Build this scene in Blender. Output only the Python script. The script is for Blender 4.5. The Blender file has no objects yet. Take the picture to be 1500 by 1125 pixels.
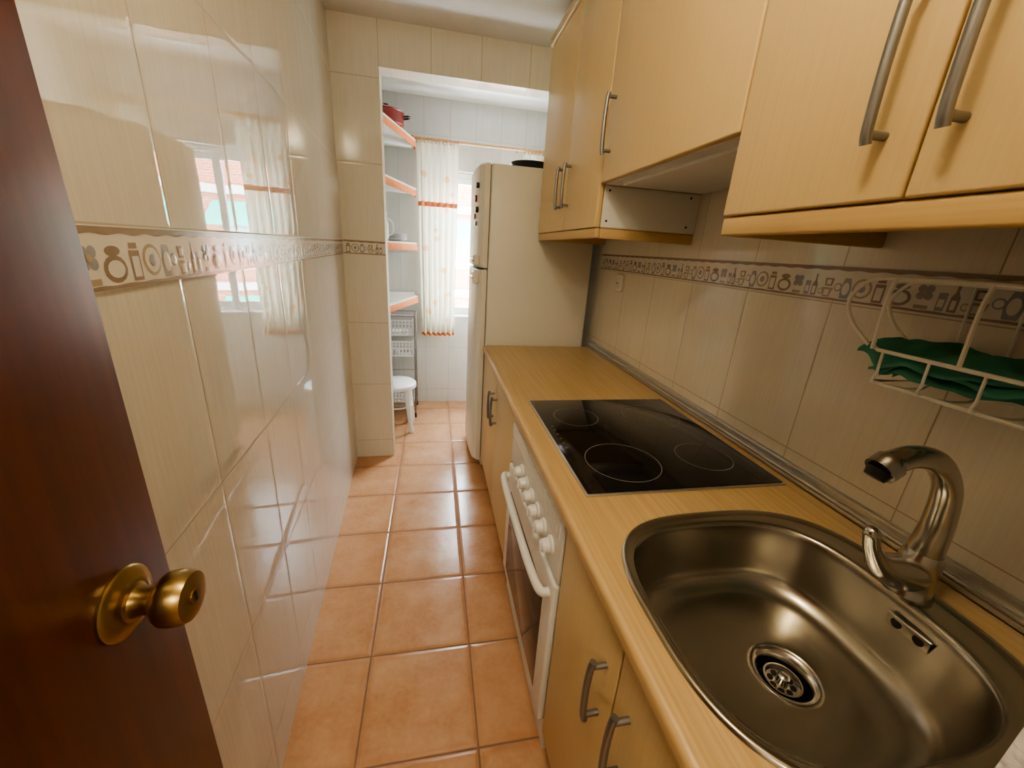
import bpy, bmesh, math, random
from mathutils import Vector, Matrix, noise
random.seed(4)
D=bpy.data; SC=bpy.context.scene
V=Vector

# ---------------------------------------------------------------- materials
class NT:
    def __init__(s,name,color=(.8,.8,.8),rough=.5,metal=0.0,spec=.5,**kw):
        s.m=D.materials.new(name); s.m.use_nodes=True
        s.t=s.m.node_tree; s.n=s.t.nodes; s.p=s.n['Principled BSDF']
        s.p.inputs['Base Color'].default_value=(*color,1)
        s.p.inputs['Roughness'].default_value=rough
        s.p.inputs['Metallic'].default_value=metal
        s.p.inputs['Specular IOR Level'].default_value=spec
        for k,v in kw.items(): s.p.inputs[k.replace('_',' ')].default_value=v
    def set(s,sock,v):
        if hasattr(v,'is_linked') or hasattr(v,'links'): s.t.links.new(v,sock)
        else: sock.default_value=v
    def math(s,op,a,b=None,c=None):
        n=s.n.new('ShaderNodeMath'); n.operation=op
        s.set(n.inputs[0],a)
        if b is not None: s.set(n.inputs[1],b)
        if c is not None: s.set(n.inputs[2],c)
        return n.outputs[0]
    def pos(s):
        g=s.n.new('ShaderNodeNewGeometry'); sp=s.n.new('ShaderNodeSeparateXYZ')
        s.t.links.new(g.outputs['Position'],sp.inputs[0]); return sp.outputs
    def vec(s,x,y,z):
        n=s.n.new('ShaderNodeCombineXYZ')
        for i,v in enumerate((x,y,z)): s.set(n.inputs[i],v)
        return n.outputs[0]
    def noise(s,vec,scale,detail=3,rough=.5):
        n=s.n.new('ShaderNodeTexNoise'); s.set(n.inputs['Vector'],vec)
        n.inputs['Scale'].default_value=scale; n.inputs['Detail'].default_value=detail
        n.inputs['Roughness'].default_value=rough
        return n.outputs['Fac']
    def mr(s,v,a,b,c=0.,d=1.,smooth=False):
        n=s.n.new('ShaderNodeMapRange'); s.set(n.inputs['Value'],v)
        if smooth: n.interpolation_type='SMOOTHSTEP'
        for k,x in zip(('From Min','From Max','To Min','To Max'),(a,b,c,d)): n.inputs[k].default_value=x
        return n.outputs['Result']
    def mix(s,f,a,b):
        n=s.n.new('ShaderNodeMix'); n.data_type='RGBA'; s.set(n.inputs[0],f)
        for i,v in ((6,a),(7,b)):
            if isinstance(v,tuple): n.inputs[i].default_value=(*v,1)
            else: s.t.links.new(v,n.inputs[i])
        return n.outputs[2]
    def color(s,c): s.t.links.new(c,s.p.inputs['Base Color'])
    def bump(s,h,dist=1.0,strength=1.0):
        n=s.n.new('ShaderNodeBump'); n.inputs['Distance'].default_value=dist
        n.inputs['Strength'].default_value=strength; s.t.links.new(h,n.inputs['Height'])
        s.t.links.new(n.outputs[0],s.p.inputs['Normal'])
def simple(name,color,rough=.5,metal=0.,spec=.5,var=.08,scale=30,bump=0.,**kw):
    m=NT(name,color,rough,metal,spec,**kw); P=m.pos(); v=m.vec(P[0],P[1],P[2])
    nz=m.noise(v,scale)
    d=tuple(c*(1-var) for c in color); u=tuple(min(1,c*(1+var)) for c in color)
    m.color(m.mix(nz,d,u))
    if bump: m.bump(nz,bump)
    return m.m

def tile_wall(name,axis,u0,w,ca,cb,grout,rough=.1,tilt=.0014,spec=.6,wav=.0004):
    m=NT(name,ca,rough,0,spec); P=m.pos(); a=P[0] if axis=='x' else P[1]
    u=m.math('DIVIDE',m.math('SUBTRACT',a,u0),w)
    up=m.math('GREATER_THAN',P[2],1.362)
    z=m.math('SUBTRACT',P[2],m.math('MULTIPLY',up,.075))
    v=m.math('DIVIDE',m.math('SUBTRACT',z,1.325),.4)
    fu=m.math('FRACT',u); fv=m.math('FRACT',v); iu=m.math('FLOOR',u); iv=m.math('FLOOR',v)
    du=m.math('MULTIPLY',m.math('MINIMUM',fu,m.math('SUBTRACT',1.,fu)),w)
    dv=m.math('MULTIPLY',m.math('MINIMUM',fv,m.math('SUBTRACT',1.,fv)),.4)
    d=m.math('MINIMUM',du,dv)
    tile=m.mr(d,.0010,.0020)
    pil=m.mr(d,.0,.010,0,1,True)
    wn=m.n.new('ShaderNodeTexWhiteNoise'); wn.noise_dimensions='3D'
    m.t.links.new(m.vec(iu,iv,0.),wn.inputs['Vector'])
    sc=m.n.new('ShaderNodeSeparateColor'); m.t.links.new(wn.outputs['Color'],sc.inputs[0])
    t1=m.math('MULTIPLY',m.math('SUBTRACT',fu,.5),m.math('SUBTRACT',sc.outputs[0],.5))
    t2=m.math('MULTIPLY',m.math('SUBTRACT',fv,.5),m.math('SUBTRACT',sc.outputs[1],.5))
    streak=m.noise(m.vec(m.math('MULTIPLY',a,150.),m.math('MULTIPLY',iu,3.1),m.math('MULTIPLY',P[2],5.)),1.,4,.6)
    cloud=m.noise(m.vec(P[0],P[1],P[2]),5.,3)
    f=m.math('ADD',m.math('MULTIPLY',m.mr(streak,.35,.65),.65),m.math('MULTIPLY',cloud,.4))
    col=m.mix(f,ca,cb)
    m.color(m.mix(tile,grout,col))
    m.t.links.new(m.mr(tile,0,1,.7,rough),m.p.inputs['Roughness'])
    h=m.math('ADD',m.math('MULTIPLY',pil,.0003),m.math('MULTIPLY',m.math('ADD',t1,t2),tilt))
    h=m.math('ADD',h,m.math('MULTIPLY',m.noise(m.vec(P[0],P[1],P[2]),9.,1),wav))
    m.bump(h)
    return m.m

M={}
CA,CB,GR=(.82,.77,.66),(.75,.695,.58),(.48,.40,.29)
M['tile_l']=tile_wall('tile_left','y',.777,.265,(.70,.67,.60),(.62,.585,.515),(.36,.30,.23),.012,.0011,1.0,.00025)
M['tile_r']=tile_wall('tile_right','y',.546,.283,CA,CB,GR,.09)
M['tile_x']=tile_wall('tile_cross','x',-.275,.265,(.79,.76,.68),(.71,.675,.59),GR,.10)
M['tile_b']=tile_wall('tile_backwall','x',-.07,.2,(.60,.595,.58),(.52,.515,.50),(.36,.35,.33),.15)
def floor_mat():
    m=NT('terracotta_tile',(.6,.3,.15),.25,0,.5); P=m.pos()
    u=m.math('DIVIDE',m.math('ADD',P[0],.221),.348); v=m.math('DIVIDE',m.math('SUBTRACT',P[1],1.082),.329)
    fu=m.math('FRACT',u); fv=m.math('FRACT',v); iu=m.math('FLOOR',u); iv=m.math('FLOOR',v)
    du=m.math('MULTIPLY',m.math('MINIMUM',fu,m.math('SUBTRACT',1.,fu)),.348)
    dv=m.math('MULTIPLY',m.math('MINIMUM',fv,m.math('SUBTRACT',1.,fv)),.329)
    wob=m.noise(m.vec(P[0],P[1],P[2]),18.,2)
    d=m.math('ADD',m.math('MINIMUM',du,dv),m.math('MULTIPLY',m.math('SUBTRACT',wob,.5),.003))
    tile=m.mr(d,.0022,.0040); edge=m.mr(d,.003,.035,0,1,True); pil=m.mr(d,.002,.014,0,1,True)
    wn=m.n.new('ShaderNodeTexWhiteNoise'); wn.noise_dimensions='3D'
    m.t.links.new(m.vec(iu,iv,1.),wn.inputs['Vector'])
    big=m.noise(m.vec(m.math('ADD',P[0],m.math('MULTIPLY',iu,7.3)),m.math('ADD',P[1],m.math('MULTIPLY',iv,5.1)),0.),7.,5,.62)
    fine=m.noise(m.vec(P[0],P[1],0.),60.,3)
    c=m.mix(m.mr(big,.35,.68),(.47,.235,.115),(.60,.365,.21))
    c=m.mix(m.mr(fine,.3,.8,0,.35),c,(.66,.43,.275))
    c=m.mix(m.math('MULTIPLY',wn.outputs['Value'],.3),c,(.54,.29,.15))
    c=m.mix(m.mr(edge,0,1,.34,0),c,(.43,.18,.075))
    m.color(m.mix(tile,(.24,.14,.085),c))
    m.t.links.new(m.math('ADD',m.mr(tile,0,1,.55,.0),m.mr(big,.3,.7,.15,.27)),m.p.inputs['Roughness'])
    h=m.math('ADD',m.math('MULTIPLY',pil,.002),m.math('MULTIPLY',big,.002))
    m.bump(h); return m.m
M['floor']=floor_mat()
def wood(name,a,b,axis,rough=.38,s1=90,spec=.5):
    m=NT(name,a,rough,0,spec); P=m.pos()
    k=[s1,s1,s1]; k[axis]=2.2
    v=m.vec(*[m.math('MULTIPLY',P[i],float(k[i])) for i in range(3)])
    k2=[9,9,9]; k2[axis]=.8
    v2=m.vec(*[m.math('MULTIPLY',P[i],float(k2[i])) for i in range(3)])
    n1=m.noise(v,1.,4,.6); n2=m.noise(v2,1.,3)
    f=m.math('ADD',m.math('MULTIPLY',m.mr(n1,.35,.65),.6),m.math('MULTIPLY',n2,.4))
    m.color(m.mix(f,a,b)); return m.m
M['cab']=wood('beech_laminate',(.66,.485,.245),(.71,.54,.285),2,.42,260)
M['cabtrim']=wood('beech_trim',(.52,.35,.15),(.62,.435,.205),1,.4,200)
M['counter']=wood('worktop_laminate',(.47,.31,.14),(.64,.46,.235),1,.33,170)
M['mahog']=wood('mahogany',(.055,.012,.005),(.11,.027,.010),2,.32,60)
M['white']=simple('white_enamel',(.78,.77,.72),.28,var=.02)
M['fridge']=simple('fridge_enamel',(.76,.735,.64),.35,var=.02)
M['plastic']=simple('white_plastic',(.82,.83,.84),.4,var=.02)
M['paint']=simple('ceiling_paint',(.82,.81,.79),.8,var=.03,scale=60,bump=.003)
M['plaster']=simple('hall_plaster',(.60,.54,.45),.8,var=.03)
M['steel']=NT('brushed_steel',(.30,.28,.26),.3,1.0).m
M['sink']=simple('sink_steel',(.46,.43,.37),.26,1.0,var=.05,scale=12)
M['alu']=simple('brushed_aluminium',(.62,.61,.58),.33,1.0,var=.06,scale=80)
M['chrome']=simple('worn_chrome',(.58,.56,.52),.22,1.0,var=.06,scale=50)
M['handle']=simple('satin_nickel',(.28,.28,.28),.38,.85,var=.05)
M['brass']=simple('aged_brass',(.36,.25,.10),.30,1.0,var=.25,scale=35)
M['black']=simple('black_glass',(.006,.006,.007),.06,var=.1,spec=.6)
M['dark']=simple('dark_metal',(.02,.02,.02),.35,.3)
M['ring']=simple('hob_print',(.20,.19,.18),.3)
M['ovenglass']=simple('oven_glass',(.05,.04,.035),.1)
M['orange']=simple('orange_ruffle',(.80,.28,.12),.85,var=.2,scale=90)
M['lace']=simple('white_lace',(.8,.78,.72),.9)
M['rodwood']=simple('pale_wood',(.52,.31,.14),.45,var=.15)
M['wire']=simple('white_wire',(.86,.84,.77),.35)
M['green']=simple('green_cloth',(.05,.27,.18),.6,var=.35,scale=25)
M['red']=simple('red_enamel',(.22,.02,.02),.25)
M['brown']=simple('band_brown',(.31,.235,.185),.15,var=.2)
M['ochre']=simple('band_ochre',(.42,.35,.26),.15,var=.2)
M['slate']=simple('band_blue',(.33,.33,.35),.15,var=.2)
M['bandbg']=simple('band_cream',(.72,.69,.62),.12,var=.08)
M['frame']=simple('window_pvc',(.80,.82,.84),.35)
M['awning']=simple('awning_green',(.02,.33,.25),.8)
M['concrete']=simple('facade_white',(.75,.73,.70),.9)
M['fglass']=simple('facade_glass',(.25,.28,.30),.15)
def brick():
    m=NT('facade_brick',(.5,.2,.12),.9); P=m.pos(); b=m.n.new('ShaderNodeTexBrick')
    m.t.links.new(m.vec(P[0],P[2],0.),b.inputs['Vector']); b.inputs['Scale'].default_value=3.
    b.inputs['Color1'].default_value=(.30,.09,.05,1); b.inputs['Color2'].default_value=(.24,.07,.04,1)
    b.inputs['Mortar'].default_value=(.34,.26,.2,1); b.inputs['Mortar Size'].default_value=.015
    m.color(b.outputs['Color']); return m.m
M['brick']=brick()
def cloth():
    m=NT('sheer_curtain',(.82,.78,.66),.9); P=m.pos()
    vo=m.n.new('ShaderNodeTexVoronoi'); vo.inputs['Scale'].default_value=8.5
    m.t.links.new(m.vec(P[0],0.,P[2]),vo.inputs['Vector'])
    k=m.mr(vo.outputs['Distance'],.16,.24,1,0)
    kk=m.math('MULTIPLY',k,.7)
    c=m.mix(kk,(.84,.81,.70),(.75,.42,.14)); m.color(c)
    tr=m.n.new('ShaderNodeBsdfTranslucent'); m.t.links.new(c,tr.inputs['Color'])
    tp=m.n.new('ShaderNodeBsdfTransparent')
    a=m.n.new('ShaderNodeMixShader'); a.inputs[0].default_value=.20
    m.t.links.new(m.p.outputs[0],a.inputs[1]); m.t.links.new(tr.outputs[0],a.inputs[2])
    b=m.n.new('ShaderNodeMixShader'); b.inputs[0].default_value=.015
    m.t.links.new(a.outputs[0],b.inputs[1]); m.t.links.new(tp.outputs[0],b.inputs[2])
    m.t.links.new(b.outputs[0],m.n['Material Output'].inputs[0]); return m.m
M['cloth']=cloth()
def pane():
    m=NT('window_glass'); tp=m.n.new('ShaderNodeBsdfTransparent'); g=m.n.new('ShaderNodeBsdfGlossy')
    g.inputs['Roughness'].default_value=.02
    a=m.n.new('ShaderNodeMixShader'); a.inputs[0].default_value=.06
    m.t.links.new(tp.outputs[0],a.inputs[1]); m.t.links.new(g.outputs[0],a.inputs[2])
    m.t.links.new(a.outputs[0],m.n['Material Output'].inputs[0]); return m.m
M['pane']=pane()
def emis(name,c,s):
    m=NT(name,c,.5); m.p.inputs['Emission Color'].default_value=(*c,1); m.p.inputs['Emission Strength'].default_value=s; return m.m
M['lamp']=emis('lamp_glass',(1,.85,.62),5)

# ---------------------------------------------------------------- mesh builder
class B:
    def __init__(s,name): s.name=name; s.v=[]; s.f=[]; s.mi=[]; s.mats=[]
    def mat(s,k):
        if k not in s.mats: s.mats.append(k)
        return s.mats.index(k)
    def add(s,vs,fs,mat):
        o=len(s.v); s.v+= [tuple(v) for v in vs]; i=s.mat(mat)
        for f in fs: s.f.append([a+o for a in f]); s.mi.append(i)
    def addbm(s,bm,mat):
        bm.verts.index_update(); s.add([v.co for v in bm.verts],[[v.index for v in f.verts] for f in bm.faces],mat); bm.free()
    def box(s,x0,x1,y0,y1,z0,z1,mat,bev=0.,seg=2,rot=None):
        bm=bmesh.new(); bmesh.ops.create_cube(bm,size=1)
        for v in bm.verts: v.co=V((x0+(x1-x0)*(v.co.x+.5),y0+(y1-y0)*(v.co.y+.5),z0+(z1-z0)*(v.co.z+.5)))
        if bev: bmesh.ops.bevel(bm,geom=bm.edges[:],offset=bev,segments=seg,profile=.5,affect='EDGES',clamp_overlap=True)
        if rot: bmesh.ops.transform(bm,matrix=rot,verts=bm.verts)
        s.addbm(bm,mat)
    def prism(s,pts,z0,z1,mat):
        n=len(pts); vs=[(p[0],p[1],z0) for p in pts]+[(p[0],p[1],z1) for p in pts]
        s.add(vs,[list(range(n))[::-1],list(range(n,2*n))]+[[i,(i+1)%n,n+(i+1)%n,n+i] for i in range(n)],mat)
    def rings(s,rs,mat,cap0=True,cap1=True,closed=False):
        n=len(rs[0]); vs=[p for r in rs for p in r]; fs=[]
        m=len(rs)
        for j in range(m if closed else m-1):
            k=(j+1)%m
            for i in range(n): fs.append([j*n+i,j*n+(i+1)%n,k*n+(i+1)%n,k*n+i])
        if not closed:
            if cap0: fs.append(list(range(n))[::-1])
            if cap1: fs.append(list(range((m-1)*n,m*n)))
        s.add(vs,fs,mat)
    def tube(s,path,r,mat,seg=10,closed=False,flat=None):
        path=[V(p) for p in path]; n=len(path); rr=r if isinstance(r,(list,tuple)) else [r]*n
        rs=[]; prev=None
        for i,p in enumerate(path):
            if closed: t=path[(i+1)%n]-path[i-1]
            else: t=path[min(i+1,n-1)]-path[max(i-1,0)]
            t.normalize()
            if prev is None:
                a=V((0,0,1)) if abs(t.z)<.9 else V((1,0,0)); u=t.cross(a).normalized()
            else:
                u=(prev-t*prev.dot(t)).normalized()
            prev=u; w=t.cross(u)
            rs.append([p+(u*math.cos(2*math.pi*k/seg)+w*math.sin(2*math.pi*k/seg)*(flat or 1))*rr[i] for k in range(seg)])
        s.rings(rs,mat,closed=closed)
    def cyl(s,p0,p1,r,mat,seg=20,r2=None): s.tube([p0,p1],[r,r if r2 is None else r2],mat,seg)
    def lathe(s,prof,org,axis,mat,seg=32,caps=True):
        axis=V(axis).normalized(); a=V((0,0,1)) if abs(axis.z)<.9 else V((1,0,0))
        u=axis.cross(a).normalized(); w=axis.cross(u); org=V(org)
        s.rings([[org+axis*h+(u*math.cos(2*math.pi*k/seg)+w*math.sin(2*math.pi*k/seg))*max(r,1e-4) for k in range(seg)] for r,h in prof],mat,caps,caps)
    def obj(s,angle=35,loc=None):
        me=D.meshes.new(s.name); me.from_pydata(s.v,[],s.f)
        for k in s.mats: me.materials.append(M[k])
        me.polygons.foreach_set('material_index',s.mi)
        bm=bmesh.new(); bm.from_mesh(me); bmesh.ops.recalc_face_normals(bm,faces=bm.faces[:]); bm.to_mesh(me); bm.free()
        me.polygons.foreach_set('use_smooth',[True]*len(me.polygons))
        me.set_sharp_from_angle(angle=math.radians(angle)); me.update()
        o=D.objects.new(s.name,me); SC.collection.objects.link(o); return o
def smoothpath(pts,n=8):
    pts=[V(p) for p in pts]; out=[]
    P=[pts[0]*2-pts[1]]+pts+[pts[-1]*2-pts[-2]]
    for i in range(1,len(P)-2):
        for k in range(n):
            t=k/n; a,b,c,d=P[i-1],P[i],P[i+1],P[i+2]
            out.append(.5*((2*b)+(c-a)*t+(2*a-5*b+4*c-d)*t*t+(3*b-a-3*c+d)*t**3))
    out.append(pts[-1]); return out

# ---------------------------------------------------------------- dimensions
CZ=.855; XR=.97; CEIL=2.45; YB=3.56; YP=2.54
def xl(y): return -.374-.0545*y

# room shell
b=B('floor'); b.box(-1.05,1.1,-1.9,3.75,-.1,0,'floor'); b.obj()
b=B('ceiling'); b.box(-1.05,1.1,-1.9,3.75,CEIL,CEIL+.1,'paint'); b.obj()
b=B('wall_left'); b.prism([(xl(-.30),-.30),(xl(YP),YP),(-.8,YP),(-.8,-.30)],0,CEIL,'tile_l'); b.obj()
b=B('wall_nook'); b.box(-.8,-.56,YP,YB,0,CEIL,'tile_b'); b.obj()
b=B('wall_pilaster'); b.box(-.56,-.275,YP,YP+.12,0,CEIL,'tile_x'); b.obj()
b=B('wall_header'); b.box(-.275,XR,YP,YP+.12,2.25,CEIL,'tile_x'); b.obj()
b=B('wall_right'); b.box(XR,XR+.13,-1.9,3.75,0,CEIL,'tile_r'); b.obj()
b=B('wall_near'); b.box(-1.0,-.345,-.42,-.30,0,CEIL,'plaster'); b.box(-.345,.36,-.42,-.30,2.05,CEIL,'plaster'); b.box(.36,XR,-.42,-.30,0,CEIL,'plaster'); b.obj()
b=B('wall_column'); b.box(.36,XR,-.30,.10,0,CEIL,'paint'); b.obj()
b=B('wall_hall_left'); b.box(-1.05,-1.0,-1.9,-.42,0,CEIL,'plaster'); b.obj()
b=B('wall_hall_end'); b.box(-1.0,XR,-1.9,-1.8,0,CEIL,'plaster'); b.obj()
WX0,WX1,WZ0,WZ1=-.07,.86,.80,1.97
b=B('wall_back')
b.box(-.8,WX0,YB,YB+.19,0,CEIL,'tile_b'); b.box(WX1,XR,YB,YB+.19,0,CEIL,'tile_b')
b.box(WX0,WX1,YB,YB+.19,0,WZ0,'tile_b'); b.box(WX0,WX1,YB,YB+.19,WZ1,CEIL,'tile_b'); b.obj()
# window
b=B('window_1'); y0,y1=YB+.06,YB+.12
def fr(x0,x1,z0,z1,w,ya,yb):
    b.box(x0,x0+w,ya,yb,z0,z1,'frame',.004); b.box(x1-w,x1,ya,yb,z0,z1,'frame',.004)
    b.box(x0+w,x1-w,ya,yb,z0,z0+w,'frame',.004); b.box(x0+w,x1-w,ya,yb,z1-w,z1,'frame',.004)
fr(WX0,WX1,WZ0,WZ1,.04,y0,y1); xm=(WX0+WX1)/2
fr(WX0+.04,xm+.02,WZ0+.04,WZ1-.04,.045,y0+.005,y0+.03); fr(xm-.02,WX1-.04,WZ0+.04,WZ1-.04,.045,y0+.03,y0+.055)
b.box(WX0+.08,xm-.02,y0+.015,y0+.019,WZ0+.08,WZ1-.08,'pane'); b.box(xm+.02,WX1-.08,y0+.040,y0+.044,WZ0+.08,WZ1-.08,'pane')
b.box(WX0+.001,WX1-.001,YB-.012,YB+.058,WZ0+.001,WZ0+.018,'frame',.004)
b.obj()

# facade across the street
b=B('apartment_building'); FY=16.
b.box(-12,22,FY,FY+.5,-10,5.0,'brick')
for k in range(-3,2):
    z=2.1+3*k
    b.box(-12,22,FY-.15,FY,z-2.55,z-2.3,'concrete')
    for j in range(-4,9):
        x=j*2.6
        b.box(x,x+1.7,FY-.03,FY+.02,z-1.5,z+.05,'concrete'); b.box(x+.1,x+.8,FY-.05,FY,z-1.4,z-.1,'fglass'); b.box(x+.9,x+1.6,FY-.05,FY,z-1.4,z-.1,'fglass')
        if (j+k)%4!=3:
            b.add([(x-.2,FY,z+.25),(x+1.9,FY,z+.25),(x+1.9,FY-.8,z-.35),(x-.2,FY-.8,z-.35),(x+1.9,FY-.8,z-.5),(x-.2,FY-.8,z-.5)],[[0,1,2,3],[3,2,4,5]],'awning')
b.obj()

# ---------------------------------------------------------------- decorative border
def border(name,p0,p1,nrm,z0=1.325,z1=1.40):
    b=B(name); p0=V(p0); p1=V(p1); L=(p1-p0).length; t=(p1-p0)/L; n=V(nrm).normalized()
    H=z1-z0; T=.003; S=1.25
    def W(s,z,o): q=p0+t*s+n*o; return (q.x,q.y,z0+z)
    vs=[W(0,0,0),W(L,0,0),W(L,H,0),W(0,H,0),W(0,0,T),W(L,0,T),W(L,H,T),W(0,H,T)]
    b.add(vs,[[3,2,1,0],[4,5,6,7],[0,1,5,4],[1,2,6,5],[2,3,7,6],[3,0,4,7]],'bandbg')
    def strip(za,zb,amp,mat,o):
        k=max(2,int(L/.006)); vv=[];ff=[]
        for i in range(k+1):
            s=L*i/k; w=amp*math.sin(s*2*math.pi/.055)
            vv+= [W(s,za,o),W(s,zb+w,o)] if za<.02 else [W(s,za+w,o),W(s,zb,o)]
        for i in range(k): ff.append([2*i,2*i+2,2*i+3,2*i+1])
        b.add(vv,ff,mat)
    strip(H-.010,H-.001,.0012,'brown',T+.0003); strip(.001,.006,.0006,'brown',T+.0003)
    zB=.008
    def poly(pts,mat,o=.0004):
        pts=[(s0+(q[0]-s0)*S,zB+(q[1]-zB)*S) for q in pts]
        if any(q[0]<0 or q[0]>L for q in pts): return
        m=len(pts); c=W(sum(q[0] for q in pts)/m,sum(q[1] for q in pts)/m,T+o+.0005)
        b.add([W(q[0],q[1],T+o) for q in pts]+[c],[[i,(i+1)%m,m] for i in range(m)],mat)
    def ell(cx,cz,rx,rz,mat,o=.0004,k=14): poly([(cx+rx*math.cos(2*math.pi*i/k),cz+rz*math.sin(2*math.pi*i/k)) for i in range(k)],mat,o)
    def rect(a,c,za,zb,mat,o=.0004): poly([(a,za),(c,za),(c,zb),(a,zb)],mat,o)
    def ring(cx,cz,r,w,mat,k=16):
        ell(cx,cz,r,r,mat,.0003,k); ell(cx,cz,r-w,r-w,'bandbg',.0009,k)
    s0=.01; i=0
    while s0<L:
        k=i%7; zb=zB; s=s0
        if k==0:
            rect(s+.003,s+.021,zb,zb+.032,'brown'); rect(s+.006,s+.018,zb+.004,zb+.026,'bandbg',.0010); rect(s+.005,s+.019,zb+.034,zb+.040,'brown'); adv=.025
        elif k==1:
            ring(s+.018,zb+.021,.018,.004,'ochre'); ell(s+.018,zb+.021,.007,.007,'slate',.0016); adv=.038
        elif k==2:
            poly([(s+.002,zb),(s+.018,zb),(s+.021,zb+.018),(s+.016,zb+.038),(s+.004,zb+.038),(s-.001,zb+.018)],'slate'); ell(s+.010,zb+.018,.007,.012,'bandbg',.0010); ring(s+.026,zb+.02,.008,.0025,'slate'); adv=.037
        elif k==3:
            poly([(s+.003,zb),(s+.017,zb),(s+.022,zb+.018),(s-.002,zb+.018)],'ochre'); rect(s+.005,s+.015,zb+.003,zb+.014,'bandbg',.001); ring(s+.024,zb+.010,.006,.002,'ochre'); poly([(s+.002,zb+.021),(s+.017,zb+.021),(s+.019,zb+.036),(s,zb+.036)],'brown'); rect(s+.005,s+.014,zb+.024,zb+.033,'bandbg',.001); adv=.033
        elif k==4:
            poly([(s,zb),(s+.012,zb),(s+.012,zb+.022),(s+.008,zb+.03),(s+.008,zb+.042),(s+.004,zb+.042),(s+.004,zb+.03),(s,zb+.022)],'brown'); rect(s+.003,s+.009,zb+.004,zb+.018,'bandbg',.001); rect(s+.016,s+.028,zb,zb+.028,'slate'); rect(s+.018,s+.026,zb+.006,zb+.018,'bandbg',.001); adv=.033
        elif k==5:
            for a in range(4):
                q=a*math.pi/2+.78; ell(s+.014+.008*math.cos(q),zb+.026+.008*math.sin(q),.006,.006,'slate')
            ell(s+.014,zb+.026,.004,.004,'ochre',.0012); rect(s+.004,s+.024,zb,zb+.006,'ochre'); adv=.031
        else:
            ell(s+.018,zb+.014,.018,.014,'brown'); ell(s+.018,zb+.014,.013,.009,'bandbg',.001); ell(s+.018,zb+.032,.012,.005,'brown'); adv=.040
        s0+=adv*S; i+=1
    return b.obj()
nl=V((1,.0545,0)).normalized()
border('trim_1',(xl(-.25),-.25,0),(xl(YP),YP-.001,0),nl,1.320,1.398)
border('trim_2',(xl(YP)+.006,YP,0),(-.275,YP,0),(0,-1,0))
border('trim_3',(XR,.11,0),(XR,2.288,0),(-1,0,0),1.330,1.412)

# ---------------------------------------------------------------- handles
def handle(b,x,y,z0,z1):
    for z in (z0+.012,z1-.012): b.cyl((x,y,z),(x-.026,y,z),.0055,'handle',12)
    b.tube(smoothpath([(x-.026,y,z0),(x-.030,y,z0+.02),(x-.032,y,(z0+z1)/2),(x-.030,y,z1-.02),(x-.026,y,z1)],5),.0066,'handle',12)

# base cabinets
DX=.30
b=B('base_cabinet')
def base(b,y0,y1,doors):
    b.box(DX+.02,.94,y0,y0+.016,.10,.818,'cab'); b.box(DX+.02,.94,y1-.016,y1,.10,.818,'cab')
    b.box(DX+.02,.94,y0+.016,y1-.016,.10,.116,'cab'); b.box(DX+.05,DX+.065,y0,y1,0,.10,'cabtrim')
    for a,c,hy in doors:
        b.box(DX,DX+.018,a+.002,c-.002,.105,.815,'cab',.003); handle(b,DX,hy,.578,.725)
base(b,.105,.712,[(.105,.418,.370),(.418,.712,.458)]); b.obj()
b=B('base_cabinet'); base(b,1.345,2.285,[(1.345,1.80,1.755),(1.80,2.285,1.845)]); b.obj()

# countertop
b=B('countertop'); Z0=CZ-.035
cx,cy,ax,ay=.61,.415,.262,.237
def se(cx,cy,ax,ay,z,e,n=120):
    r=[]
    for i in range(n):
        a=2*math.pi*i/n; c,s_=math.cos(a),math.sin(a)
        r.append((cx+ax*math.copysign(abs(c)**(2/e),c),cy+ay*math.copysign(abs(s_)**(2/e),s_),z))
    return r
b.box(.285,.325,.102,2.29,Z0,CZ,'counter',.012,4)
b.box(.313,.945,.68,2.29,Z0,CZ,'counter'); b.box(.313,.945,.102,.15,Z0,CZ,'counter')
inner=se(cx,cy,ax,ay,CZ,3.0); outer=[]
rx0,rx1,ry0,ry1=.313,.945,.15,.68
for p in inner:
    dx,dy=p[0]-cx,p[1]-cy; ts=[]
    if dx>1e-9: ts.append((rx1-cx)/dx)
    if dx<-1e-9: ts.append((rx0-cx)/dx)
    if dy>1e-9: ts.append((ry1-cy)/dy)
    if dy<-1e-9: ts.append((ry0-cy)/dy)
    t=min(ts); outer.append([cx+dx*t,cy+dy*t,CZ])
for cxx in (rx0,rx1):
    for cyy in (ry0,ry1):
        q=min(outer,key=lambda o:(o[0]-cxx)**2+(o[1]-cyy)**2); q[0],q[1]=cxx,cyy
n=len(inner)
b.add(inner+outer,[[i,(i+1)%n,n+(i+1)%n,n+i] for i in range(n)],'counter')
b.add(inner+[(p[0],p[1],Z0) for p in inner],[[i,(i+1)%n,n+(i+1)%n,n+i] for i in range(n)],'counter')
b.obj()
# upstand
b=B('trim_upstand')
b.box(.946,XR,.102,2.288,CZ,CZ+.012,'alu',.003); b.box(.955,XR,.102,2.288,CZ+.012,CZ+.04,'alu',.004); b.tube([(.952,.102,CZ+.018),(.952,2.288,CZ+.018)],.006,'alu',10); b.obj()

# sink
b=B('kitchen_sink')
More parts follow.
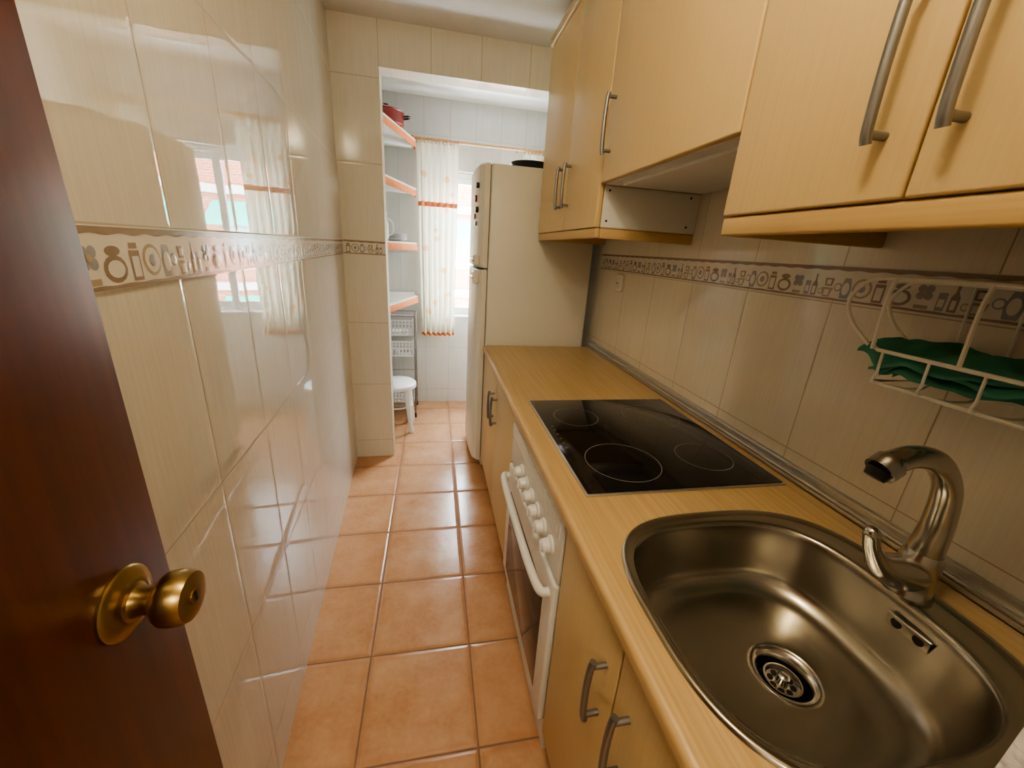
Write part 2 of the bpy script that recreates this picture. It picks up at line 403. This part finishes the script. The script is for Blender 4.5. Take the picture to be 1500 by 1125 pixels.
# (cx,cy,ax,ay,dz,exp)
RS=[(.61,.415,.275,.25,.0005,3.0),(.61,.415,.2735,.2485,.005,3.0),(.61,.415,.270,.245,.0065,3.0),(.61,.415,.264,.239,.006,3.0),(.61,.415,.259,.234,.002,3.0),(.609,.415,.256,.231,.001,3.0),
 (.594,.415,.238,.224,.0005,3.0),(.590,.415,.234,.221,-.001,3.0),(.589,.415,.2305,.2175,-.004,3.0),(.589,.415,.228,.215,-.010,3.0),(.589,.415,.2265,.2135,-.020,3.0)]
for k in range(1,6): RS.append((.589,.415,.2265-.0022*k,.2135-.0022*k,-.02-.018*k,3.0-.03*k))
c0=(.2155,.2025,-.110)
for k in range(1,9):
    a=k/8*math.pi/2; RS.append((.589+.003*k/8,.415-.002*k/8,c0[0]-.048*(1-math.cos(a)),c0[1]-.048*(1-math.cos(a)),c0[2]-.040*math.sin(a),2.85-.06*k))
RS+= [(.60,.412,.13,.12,-.154,2.2),(.62,.410,.085,.083,-.157,2.0),(.63,.408,.062,.062,-.159,2.0),(.632,.408,.058,.058,-.1595,2.0),(.632,.408,.055,.055,-.163,2.0)]
b.rings([se(r[0],r[1],r[2],r[3],CZ+r[4],r[5]) for r in RS],'sink',False,False)
zc=CZ-.163; DC=(.632,.408)
b.lathe([(.055,0),(.053,.003),(.048,.001),(.044,-.006),(.042,-.014)],(*DC,zc),(0,0,1),'chrome',48,False)
b.lathe([(.0421,-.013),(.041,-.040),(.0,-.040)],(*DC,zc),(0,0,1),'dark',30,False)
b.lathe([(.033,-.020),(.032,-.012),(.029,-.012),(.026,-.020),(.010,-.022),(.008,-.008),(.010,-.004),(.005,.0),(.0,.0)],(*DC,zc),(0,0,1),'chrome',30,False)
for k in range(8):
    a=k*math.pi/4; x,y=DC[0]+.0185*math.cos(a),DC[1]+.0185*math.sin(a); b.cyl((x,y,zc-.024),(x,y,zc-.0195),.0052,'dark',10)
# overflow plate
rot=Matrix.Translation((.8085,.37,CZ-.040))@Matrix.Rotation(math.radians(-8),4,'Y')
b.box(-.0035,.003,-.034,.034,-.013,.013,'chrome',.003,3,rot)
for yy in (-.017,.017): 
    q=rot@V((-.0036,yy,0)); b.lathe([(.0085,-.001),(.0085,.0008),(0,.0008)],q,(-1,0,0),'dark',16)
b.obj(60)

# tap
b=B('mixer_tap'); T=V((.846,.415,CZ+.001))
b.lathe([(.036,0),(.036,.006),(.032,.012),(.029,.03),(.029,.055),(.029,.075),(.025,.090)],T,(0,0,1),'chrome')
pa=smoothpath([T+V((0,0,.06)),T+V((.000,0,.10)),T+V((-.002,0,.155)),T+V((-.020,0,.22)),T+V((-.064,0,.266)),T+V((-.114,0,.280)),T+V((-.152,0,.274)),T+V((-.176,0,.258))],7)
b.tube(pa,[.0265-.0085*min(1,i/22)+(.004 if i>43 else 0) for i in range(len(pa))],'chrome',20)
b.cyl(T+V((-.175,0,.259)),T+V((-.182,0,.247)),.0175,'dark',16,.014)
b.tube(smoothpath([T+V((0,0,.040)),T+V((-.045,.0,.050)),T+V((-.090,0,.070)),T+V((-.125,0,.110)),T+V((-.142,0,.150))],6),[.026,.029,.031,.032,.032,.032,.031,.030,.029,.027,.025,.023,.021,.019,.017,.015,.014,.013,.0125,.012,.0115,.0115,.012,.011,.006],'chrome',18)
b.obj(60)

# hob
b=B('ceramic_hob'); hx0,hx1,hy0,hy1=.354,.915,.750,1.372
b.box(hx0,hx1,hy0,hy1,CZ,CZ+.005,'alu',.002); b.box(hx0+.006,hx1-.006,hy0+.006,hy1-.006,CZ+.002,CZ+.0075,'black',.002)
def flat(b,cx,cy,z,r,w,mat,k=64):
    vv=[];ff=[]
    for i in range(k):
        a=2*math.pi*i/k; vv+=[(cx+r*math.cos(a),cy+r*math.sin(a),z),(cx+(r-w)*math.cos(a),cy+(r-w)*math.sin(a),z)]
    for i in range(k): ff.append([2*i,(2*i+2)%(2*k),(2*i+3)%(2*k),2*i+1])
    b.add(vv,ff,mat)
for x,y,r in ((.487,1.205,.078),(.770,1.20,.102),(.515,.894,.105),(.775,.903,.080)): flat(b,x,y,CZ+.0078,r,.0022,'ring')
flat(b,.770,1.20,CZ+.0078,.066,.0012,'ring')
for i in range(6): b.box(.378,.384,.98+i*.03,.986+i*.03,CZ+.0076,CZ+.0078,'ring')
b.obj()

# oven
b=B('built_in_oven'); oy0,oy1=.722,1.336
b.box(DX+.012,.88,oy0,oy1,.10,.815,'white'); b.box(DX-.004,DX+.012,oy0,oy1,.625,.812,'white',.004)
for i in range(44):
    y=oy0+.02+i*(oy1-oy0-.04)/43; b.box(DX-.008,DX-.003,y-.0042,y+.0042,.745,.800,'white',.0015,1)
for i in range(6):
    y=.79+i*.071
    b.lathe([(.024,0),(.024,.006),(.019,.009),(.017,.026),(.013,.029),(0,.029)],(DX-.004,y,.690),(-1,0,0),'white',24)
    b.box(DX-.038,DX-.030,y-.004,y+.004,.676,.704,'white',.002)
b.box(DX-.012,DX+.012,oy0+.002,oy1-.002,.125,.618,'white',.008,3)
b.box(DX-.0135,DX-.010,oy0+.07,oy1-.07,.17,.53,'ovenglass',.001)
b.tube(smoothpath([(DX-.012,oy0+.03,.575),(DX-.035,oy0+.035,.58),(DX-.046,oy0+.12,.588),(DX-.048,(oy0+oy1)/2,.59),(DX-.046,oy1-.12,.588),(DX-.035,oy1-.035,.58),(DX-.012,oy1-.03,.575)],6),.012,'white',14)
b.box(DX+.012,DX+.03,oy0,oy1,.0,.10,'white')
b.obj()

# ---------------------------------------------------------------- wall cabinets
UX=.57; UT=2.345
def upper(name,y0,y1,z0,doors,rail=True,under='cab'):
    b=B(name)
    b.box(UX+.02,XR,y0,y1,z0+.002,UT,'cab'); b.box(UX+.022,XR-.001,y0+.001,y1-.001,z0-.001,z0+.002,under)
    for a,c,hy,hz in doors:
        b.box(UX,UX+.019,a+.0018,c-.0018,z0,UT-.005,'cab',.004,3); handle(b,UX,hy,hz,hz+.175)
    b.box(UX-.012,XR,y0,y1,UT,UT+.035,'cabtrim',.008,3)
    if rail:
        b.box(UX+.004,UX+.022,y0,y1,z0-.037,z0-.002,'cabtrim',.005,3)
        b.box(UX+.022,XR,y0,y0+.018,z0-.037,z0-.002,'cabtrim',.004); b.box(UX+.022,XR,y1-.018,y1,z0-.037,z0-.002,'cabtrim',.004)
    return b
upper('wall_cabinet',.105,.771,1.490,[(.105,.442,.404,1.555),(.442,.771,.487,1.555)]).obj()
b=upper('wall_cabinet',.773,1.448,1.638,[(.773,1.448,1.395,1.715)],False,'white')
b.box(UX+.06,XR-.06,.83,1.39,1.628,1.638,'white',.002); b.obj()
b=upper('wall_cabinet',1.450,2.285,1.497,[(1.450,1.845,1.795,1.585),(1.845,2.285,1.890,1.585)])
for z in (1.52,1.62):
    b.cyl((.61,1.4475,z),(.61,1.451,z),.004,'dark',10); b.cyl((.93,1.4475,z),(.93,1.451,z),.004,'dark',10)
b.box(UX+.021,XR-.002,1.4488,1.4500,1.499,1.634,'white')
b.obj()

# socket
b=B('wall_socket'); b.box(XR-.012,XR,1.97,2.045,1.225,1.315,'fridge',.006,3); b.box(XR-.017,XR-.011,1.99,2.025,1.245,1.295,'white',.004); b.cyl((XR-.0185,2.0,1.27),(XR-.016,2.0,1.27),.003,'dark',8); b.cyl((XR-.0185,2.015,1.27),(XR-.016,2.015,1.27),.003,'dark',8); b.obj()

# ---------------------------------------------------------------- fridge
b=B('refrigerator'); fy0,fy1=2.305,2.90; fx=.300
b.box(fx,.915,fy0,fy1,.03,1.825,'fridge',.012,3)
for y in (fy0+.06,fy1-.06):
    for x in (fx+.08,.86): b.cyl((x,y,0),(x,y,.031),.02,'dark',12)
def fdoor(z0,z1):
    pts=[]; n=18
    for i in range(n+1):
        t=i/n; s=abs(2*t-1); pts.append((fx-.050-.018*(1-s**2.5)+.018*max(0,(s-.93)/.07)**2, fy0+t*(fy1-fy0)))
    pts=[(fx-.004,fy0)]+pts+[(fx-.004,fy1)]
    def ring(z,ins): return [(p[0]+(ins if 0<i<len(pts)-1 else 0),p[1],z) for i,p in enumerate(pts)]
    b.rings([ring(z0,.01),ring(z0+.008,0),ring(z1-.008,0),ring(z1,.01)],'fridge')
fdoor(.075,1.285); fdoor(1.297,1.825)
b.box(fx-.004,fx,fy0+.01,fy1-.01,.08,1.82,'dark')
for z0,z1 in ((1.305,1.365),(1.205,1.275)):
    b.box(fx-.082,fx-.045,fy0+.012,fy0+.16,z0,z1,'fridge',.012,3); b.box(fx-.090,fx-.078,fy0+.012,fy0+.16,(z0+z1)/2-.006,(z0+z1)/2+.006,'alu',.003)
for (y,z,r,m) in ((2.36,1.72,.014,'dark'),(2.42,1.66,.018,'red'),(2.37,1.60,.016,'dark'),(2.45,1.57,.014,'red'),(2.39,1.53,.012,'slate')):
    b.cyl((fx-.072,y,z),(fx-.052,y,z),r,m,14)
b.obj()
b=B('frying_pan'); c=(.54,2.47,1.826)
b.lathe([(.0,0),(.085,0),(.11,.040),(.114,.041),(.088,.004),(.0,.004)],c,(0,0,1),'dark'); b.tube([(.63,2.51,1.861),(.71,2.57,1.88),(.79,2.63,1.89)],.009,'dark'); b.obj()

# ---------------------------------------------------------------- shelves
def shelf(z,last=False):
    b=B('corner_shelf')
    A=V((-.300,2.75,0)); Bp=V((-.135,3.33,0))
    b.prism([(-.56,2.66),(-.31,2.66),(A.x,A.y),(Bp.x,Bp.y),(-.16,3.44),(-.16,YB),(-.56,YB)],z-.018,z,'white')
    pts=[V((-.297,2.672,0)),A+V((.006,0,0)),Bp+V((.006,0,0)),V((-.150,3.42,0))]
    segs=[];
    for i in range(len(pts)-1):
        k=max(3,int((pts[i+1]-pts[i]).length/.006))
        for j in range(k): segs.append(pts[i].lerp(pts[i+1],j/k))
    segs.append(pts[-1])
    vv=[];nn=V((.96,-.28,0)); ff=[]
    for i,p in enumerate(segs):
        w=.004*math.sin(i*1.3); q=p+nn*(.004+w*.3); r=p+nn*(.007+w)
        dz=.006*abs(math.sin(i*.35))
        vv+=[(q.x,q.y,z-.001),(q.x,q.y,z-.012),(r.x,r.y,z-.052-dz)]
    for i in range(len(segs)-1):
        ff.append([3*i+1,3*i+4,3*i+5,3*i+2])
    b.add(vv,ff,'orange'); b.add(vv,[[3*i,3*i+3,3*i+4,3*i+1] for i in range(len(segs)-1)],'lace')
    return b.obj()
for z in (2.11,1.79,1.41,1.01): shelf(z)
b=B('cooking_pot'); c=(-.295,3.06,2.1105)
b.lathe([(.0,0),(.095,0),(.11,.01),(.11,.075),(.114,.078),(.105,.085),(.06,.10),(.0,.105)],c,(0,0,1),'red')
b.lathe([(.0,.105),(.014,.105),(.016,.12),(.0,.125)],c,(0,0,1),'dark')
for s_ in (-1,1): b.tube(smoothpath([(c[0]+s_*.108,c[1]-.03,c[2]+.055),(c[0]+s_*.14,c[1]-.02,c[2]+.06),(c[0]+s_*.14,c[1]+.02,c[2]+.06),(c[0]+s_*.108,c[1]+.03,c[2]+.055)],4),.006,'dark')
b.obj()
b=B('food_container'); b.box(-.43,-.33,2.76,2.90,2.1105,2.185,'plastic',.012,3); b.box(-.435,-.325,2.755,2.905,2.185,2.2,'slate',.005); b.obj()
b=B('dinner_plate_stack')
for k in range(6): b.lathe([(.0,0),(.05,0),(.10,.014),(.102,.017),(.05,.005),(0,.004)],(-.29,3.16,1.4105+k*.007),(0,0,1),'plastic')
b.obj()
b=B('white_jug'); b.lathe([(.0,0),(.04,0),(.048,.03),(.045,.10),(.035,.14),(.04,.17),(.036,.17),(.03,.14),(.0,.13)],(-.335,2.88,1.4105),(0,0,1),'plastic')
b.tube(smoothpath([(-.29,2.88,1.44),(-.262,2.88,1.46),(-.262,2.88,1.52),(-.297,2.88,1.55)],5),.006,'plastic'); b.obj()

# trolley
b=B('vegetable_trolley'); tx0,tx1,ty0,ty1=-.50,-.150,3.19,3.47
for x in (tx0,tx1):
    for y in (ty0,ty1):
        b.tube([(x,y,.05),(x,y,.86)],.0065,'steel',8); b.lathe([(.018,-.008),(.022,0),(.018,.008)],(x,y,.022),(1,0,0),'dark',16); b.cyl((x,y,.03),(x,y,.055),.006,'steel',8)
    for z in (.10,.34,.58,.72,.86): b.tube([(x,ty0,z),(x,ty1,z)],.004,'steel',8)
for y in (ty0,ty1):
    for z in (.10,.34,.86): b.tube([(tx0,y,z),(tx1,y,z)],.004,'steel',8)
def basket(z,h):
    x0,x1,y0,y1=tx0+.012,tx1-.012,ty0+.01,ty1-.01
    b.box(x0,x1,y0,y1,z,z+.004,'plastic')
    for zz in (z+.006,z+h-.008): 
        b.box(x0,x1,y0,y0+.005,zz-.005,zz+.008,'plastic'); b.box(x0,x1,y1-.005,y1,zz-.005,zz+.008,'plastic'); b.box(x0,x0+.005,y0,y1,zz-.005,zz+.008,'plastic'); b.box(x1-.005,x1,y0,y1,zz-.005,zz+.008,'plastic')
    n=12
    for i in range(n+1):
        x=x0+(x1-x0-.008)*i/n; b.box(x,x+.009,y0+.001,y0+.004,z,z+h,'plastic')
        y=y0+(y1-y0-.008)*i/n; b.box(x1-.004,x1-.001,y,y+.009,z,z+h,'plastic')
    for k in range(1,4): zz=z+h*k/4; b.box(x0,x1,y0+.001,y0+.004,zz-.003,zz+.003,'plastic'); b.box(x1-.004,x1-.001,y0,y1,zz-.003,zz+.003,'plastic')
basket(.13,.12); basket(.53,.13); basket(.70,.13); b.obj()

# stool
b=B('plastic_stool'); sc=V((-.285,3.01,0))
b.lathe([(.0,.395),(.05,.395),(.13,.39),(.15,.375),(.152,.35),(.146,.352),(.143,.37),(.12,.38),(.0,.385)],sc,(0,0,1),'plastic',36)
for k in range(4):
    a=math.pi/4+k*math.pi/2; u=V((math.cos(a),math.sin(a),0))
    b.tube(smoothpath([sc+u*.11+V((0,0,.375)),sc+u*.135+V((0,0,.2)),sc+u*.16],5),[.026-.001*i for i in range(11)],'plastic',10)
b.tube([sc+V((.115*math.cos(2*math.pi*i/24),.115*math.sin(2*math.pi*i/24),.20)) for i in range(24)],.006,'plastic',8,True)
b.obj()

# curtains
def curtain(name,x0,x1,bx0,bx1,zt,zb,yc,zr):
    b=B(name); nx,nz=110,40
    def P(i,z,off=0.):
        t=i/nx; k=(zt-z)/(zt-zb)
        xa=x0+(bx0-x0)*k; xb=x1+(bx1-x1)*k
        w=math.sin(t*math.pi*2*6.5+.6*math.sin(k*3))*(.014+.018*k)+.007*math.sin(t*31+k*2)
        return (xa+(xb-xa)*t,yc+w-off,z)
    def strip(za,zb_,m,off,rows,ruf=0,mat='cloth'):
        vv=[];ff=[]
        for j in range(rows+1):
            z=za+(zb_-za)*j/rows
            for i in range(nx+1):
                p=P(i,z,off+ruf*math.sin(i*1.7)*j/rows); vv.append(p)
        for j in range(rows):
            for i in range(nx): a=j*(nx+1)+i; ff.append([a,a+1,a+nx+2,a+nx+1])
        b.add(vv,ff,mat)
    strip(zt,zb,0,0,nz)
    strip(zr+.006,zr-.028,0,.006,2,.004,'orange'); strip(zb+.014,zb-.010,0,.006,2,.004,'orange')
    return b
curtain('curtain',-.125,.195,-.10,.175,2.125,.665,3.47,1.715).obj(80)
curtain('curtain',.70,.93,.72,.92,2.125,.665,3.47,1.715).obj(80)
b=B('curtain_rod'); b.tube([(-.150,3.47,2.15),(.955,3.47,2.15)],.010,'rodwood',14)
b.lathe([(.0,-.02),(.017,-.012),(.02,0),(.014,.012),(.0,.015)],(-.150,3.47,2.15),(1,0,0),'rodwood',16)
for x in (-.13,.66): b.cyl((x,3.47,2.15),(x,YB,2.15),.007,'rodwood',10)
for x in [-.12+.028*i for i in range(12)]+[.71+.03*i for i in range(8)]:
    b.tube([(x,3.47+.018*math.cos(2*math.pi*k/14),2.145+.018*math.sin(2*math.pi*k/14)) for k in range(14)],.004,'rodwood',6,True)
b.obj()

# ---------------------------------------------------------------- dish rack and cloth
b=B('wire_dish_rack'); rx0,rx1,ry0,ry1=.80,.955,.115,.60
zb,zt=1.208,1.395; w=.0036
for z in (zt,zb+.06): b.tube([(rx0,ry0,z),(rx0,ry1-.03,z),(rx0+.03,ry1,z),(rx1,ry1,z),(rx1,ry0,z)],w,'wire',8,True)
b.tube([(rx0+.01,ry0,zb),(rx0+.01,ry1-.03,zb),(rx1,ry1-.03,zb),(rx1,ry0,zb)],w,'wire',8,True)
for i in range(7):
    y=ry0+.01+i*(ry1-ry0-.05)/6
    b.tube(smoothpath([(rx0,y,zb+.06),(rx0+.003,y,zb+.02),(rx0+.01,y,zb),(rx1,y,zb),(rx1,y,zt)],4),.0025,'wire',6)
for i in range(4):
    y=ry1-.02-i*.13
    b.tube(smoothpath([(rx0,y,zt),(rx0-.006,y,zt-.04),(rx0,y,zb+.06)],4),w,'wire',6)
for i in range(4):
    x=rx0+.03+i*.033; b.tube([(x,ry0,zt-.004),(x,ry1,zt-.004)],.0025,'wire',6)
for x in (rx0+.03,rx1-.02):
    b.tube(smoothpath([(x,ry1,zt),(x,ry1+.05,zt-.01),(x,ry1+.075,zt-.05),(x,ry1+.055,zt-.09),(x,ry1+.01,zb+.06)],6),w,'wire',8)
for y in (.2,.5): b.cyl((rx1,y,zt),(XR-.008,y,zt),.006,'steel',10)
b.obj()
# green cloth: crumpled folded layers lying inside the rack
b=B('dish_cloth')
def layer(y0,y1,xa,xb,z0,seed,droop):
    nx,ny=46,90; top=[]
    for j in range(ny+1):
        t=j/ny
        for i in range(nx+1):
            s=i/nx
            wa=xa+.008*math.sin(t*13+seed)+.008*noise.noise(V((t*6,seed,0))); x=wa+(xb-wa)*s
            y=y1+(y0-y1)*t+.015*math.sin(s*6+seed)*(1-t)
            z=z0+.020*noise.noise(V((x*18,y*9,seed)))+.006*math.sin(y*50+x*70+3*noise.noise(V((x*9,y*9,seed))))+.009*noise.noise(V((x*50,y*30,seed)))
            e=max(0,(.16-s)/.16); z-=droop*e*e
            e2=max(0,(.07-t)/.07); z-=.012*e2*e2
            top.append(V((x,y,z)))
    m=len(top); vs=top+[v-V((0,0,.005)) for v in top]; ff=[]; W=nx+1
    for j in range(ny):
        for i in range(nx):
            a=j*W+i; ff.append([a,a+1,a+W+1,a+W]); ff.append([a+m+W,a+m+W+1,a+m+1,a+m])
    for j in range(ny):
        for a in (j*W,j*W+nx): ff.append([a,a+W,a+W+m,a+m])
    for i in range(nx):
        for a in (i,ny*W+i): ff.append([a,a+1,a+1+m,a+m])
    b.add(vs,ff,'green')
layer(.13,.610,.815,.945,1.276,1.7,.018)
layer(.13,.575,.818,.940,1.258,5.1,.012)
layer(.13,.590,.822,.940,1.240,9.3,.008)
b.obj(80)

# ---------------------------------------------------------------- door
b=B('door_1'); dx=-.330; de=.471
b.box(dx-.024,dx,de-.74,de,.008,2.03,'mahog',.003)
K=V((dx,.397,1.014))
b.lathe([(.039,0),(.039,.003),(.036,.006),(.032,.007),(.028,.010),(.022,.011)],K,(1,0,0),'brass',40)
b.lathe([(.022,.010),(.017,.013),(.0145,.022),(.016,.030),(.024,.036),(.0285,.042),(.0295,.050),(.0285,.060),(.026,.066),(.019,.0675),(.0,.0675)],K,(1,0,0),'brass',40)
b.cyl(K+V((.066,0,0)),K+V((.069,0,0)),.0085,'brass',20); b.box(K.x+.0685,K.x+.070,K.y-.0012,K.y+.0012,K.z-.005,K.z+.005,'dark')
b.obj()
b=B('trim_doorframe'); b.box(-.345,-.331,-.43,-.29,0,2.05,'mahog'); b.box(.345,.36,-.43,-.301,0,2.05,'mahog'); b.box(-.331,.345,-.43,-.29,2.035,2.05,'mahog'); b.obj()

# ---------------------------------------------------------------- lights
b=B('ceiling_lamp'); b.lathe([(.13,0),(.13,-.018),(.12,-.02)],(.05,.35,CEIL),(0,0,1),'white',36); b.lathe([(.118,-.019),(.11,-.045),(.07,-.07),(.0,-.08)],(.05,.35,CEIL),(0,0,1),'lamp',36); b.obj()
def light(name,typ,loc,e,c,rot=(0,0,0),**kw):
    l=D.lights.new(name,typ); l.energy=e; l.color=c
    for k,v in kw.items(): setattr(l,k,v)
    o=D.objects.new(name,l); o.location=loc; o.rotation_euler=rot; SC.collection.objects.link(o); return o
light('kitchen_bulb','POINT',(.05,.35,2.28),13,(1,.84,.58),shadow_soft_size=.07)
light('hall_fill','POINT',(-.1,-1.2,2.2),28,(1,.87,.68),shadow_soft_size=.1)  # unseen warm fill added in the hallway behind the camera, no fixture modelled
light('sun','SUN',(0,0,8),18,(1,.95,.88),(math.radians(50),0,math.radians(-25)),angle=.01)
p=light('window_portal','AREA',((WX0+WX1)/2,YB+.18,(WZ0+WZ1)/2),1,(1,1,1),(math.radians(-90),0,0),shape='RECTANGLE',size=WX1-WX0,size_y=WZ1-WZ0)
p.data.cycles.is_portal=True
w=D.worlds.new('sky'); SC.world=w; w.use_nodes=True; bg=w.node_tree.nodes['Background']; bg.inputs[0].default_value=(.86,.93,1,1); bg.inputs[1].default_value=44

# ---------------------------------------------------------------- camera
f=579.
Zw=V((-110,-1727.5,-f)).normalized()*-1; Yw=V((-115,205.5,-f)).normalized()
e=Zw.dot(Yw)/2; Z2=(Zw-Yw*e).normalized(); Y2=(Yw-Zw*e); Y2=(Y2-Z2*Y2.dot(Z2)).normalized(); X2=Y2.cross(Z2)
cam=D.cameras.new('camera'); cam.sensor_width=36; cam.sensor_fit='HORIZONTAL'; cam.lens=f/1500*36; cam.clip_start=.02
co=D.objects.new('camera',cam); SC.collection.objects.link(co)
co.matrix_world=Matrix(((X2.x,X2.y,X2.z,0),(Y2.x,Y2.y,Y2.z,0),(Z2.x,Z2.y,Z2.z,1.4),(0,0,0,1)))
SC.camera=co
try:
    SC.view_settings.view_transform='AgX'; SC.view_settings.look='AgX - Medium High Contrast'; SC.view_settings.exposure=0.3
except Exception as ex: print(ex)
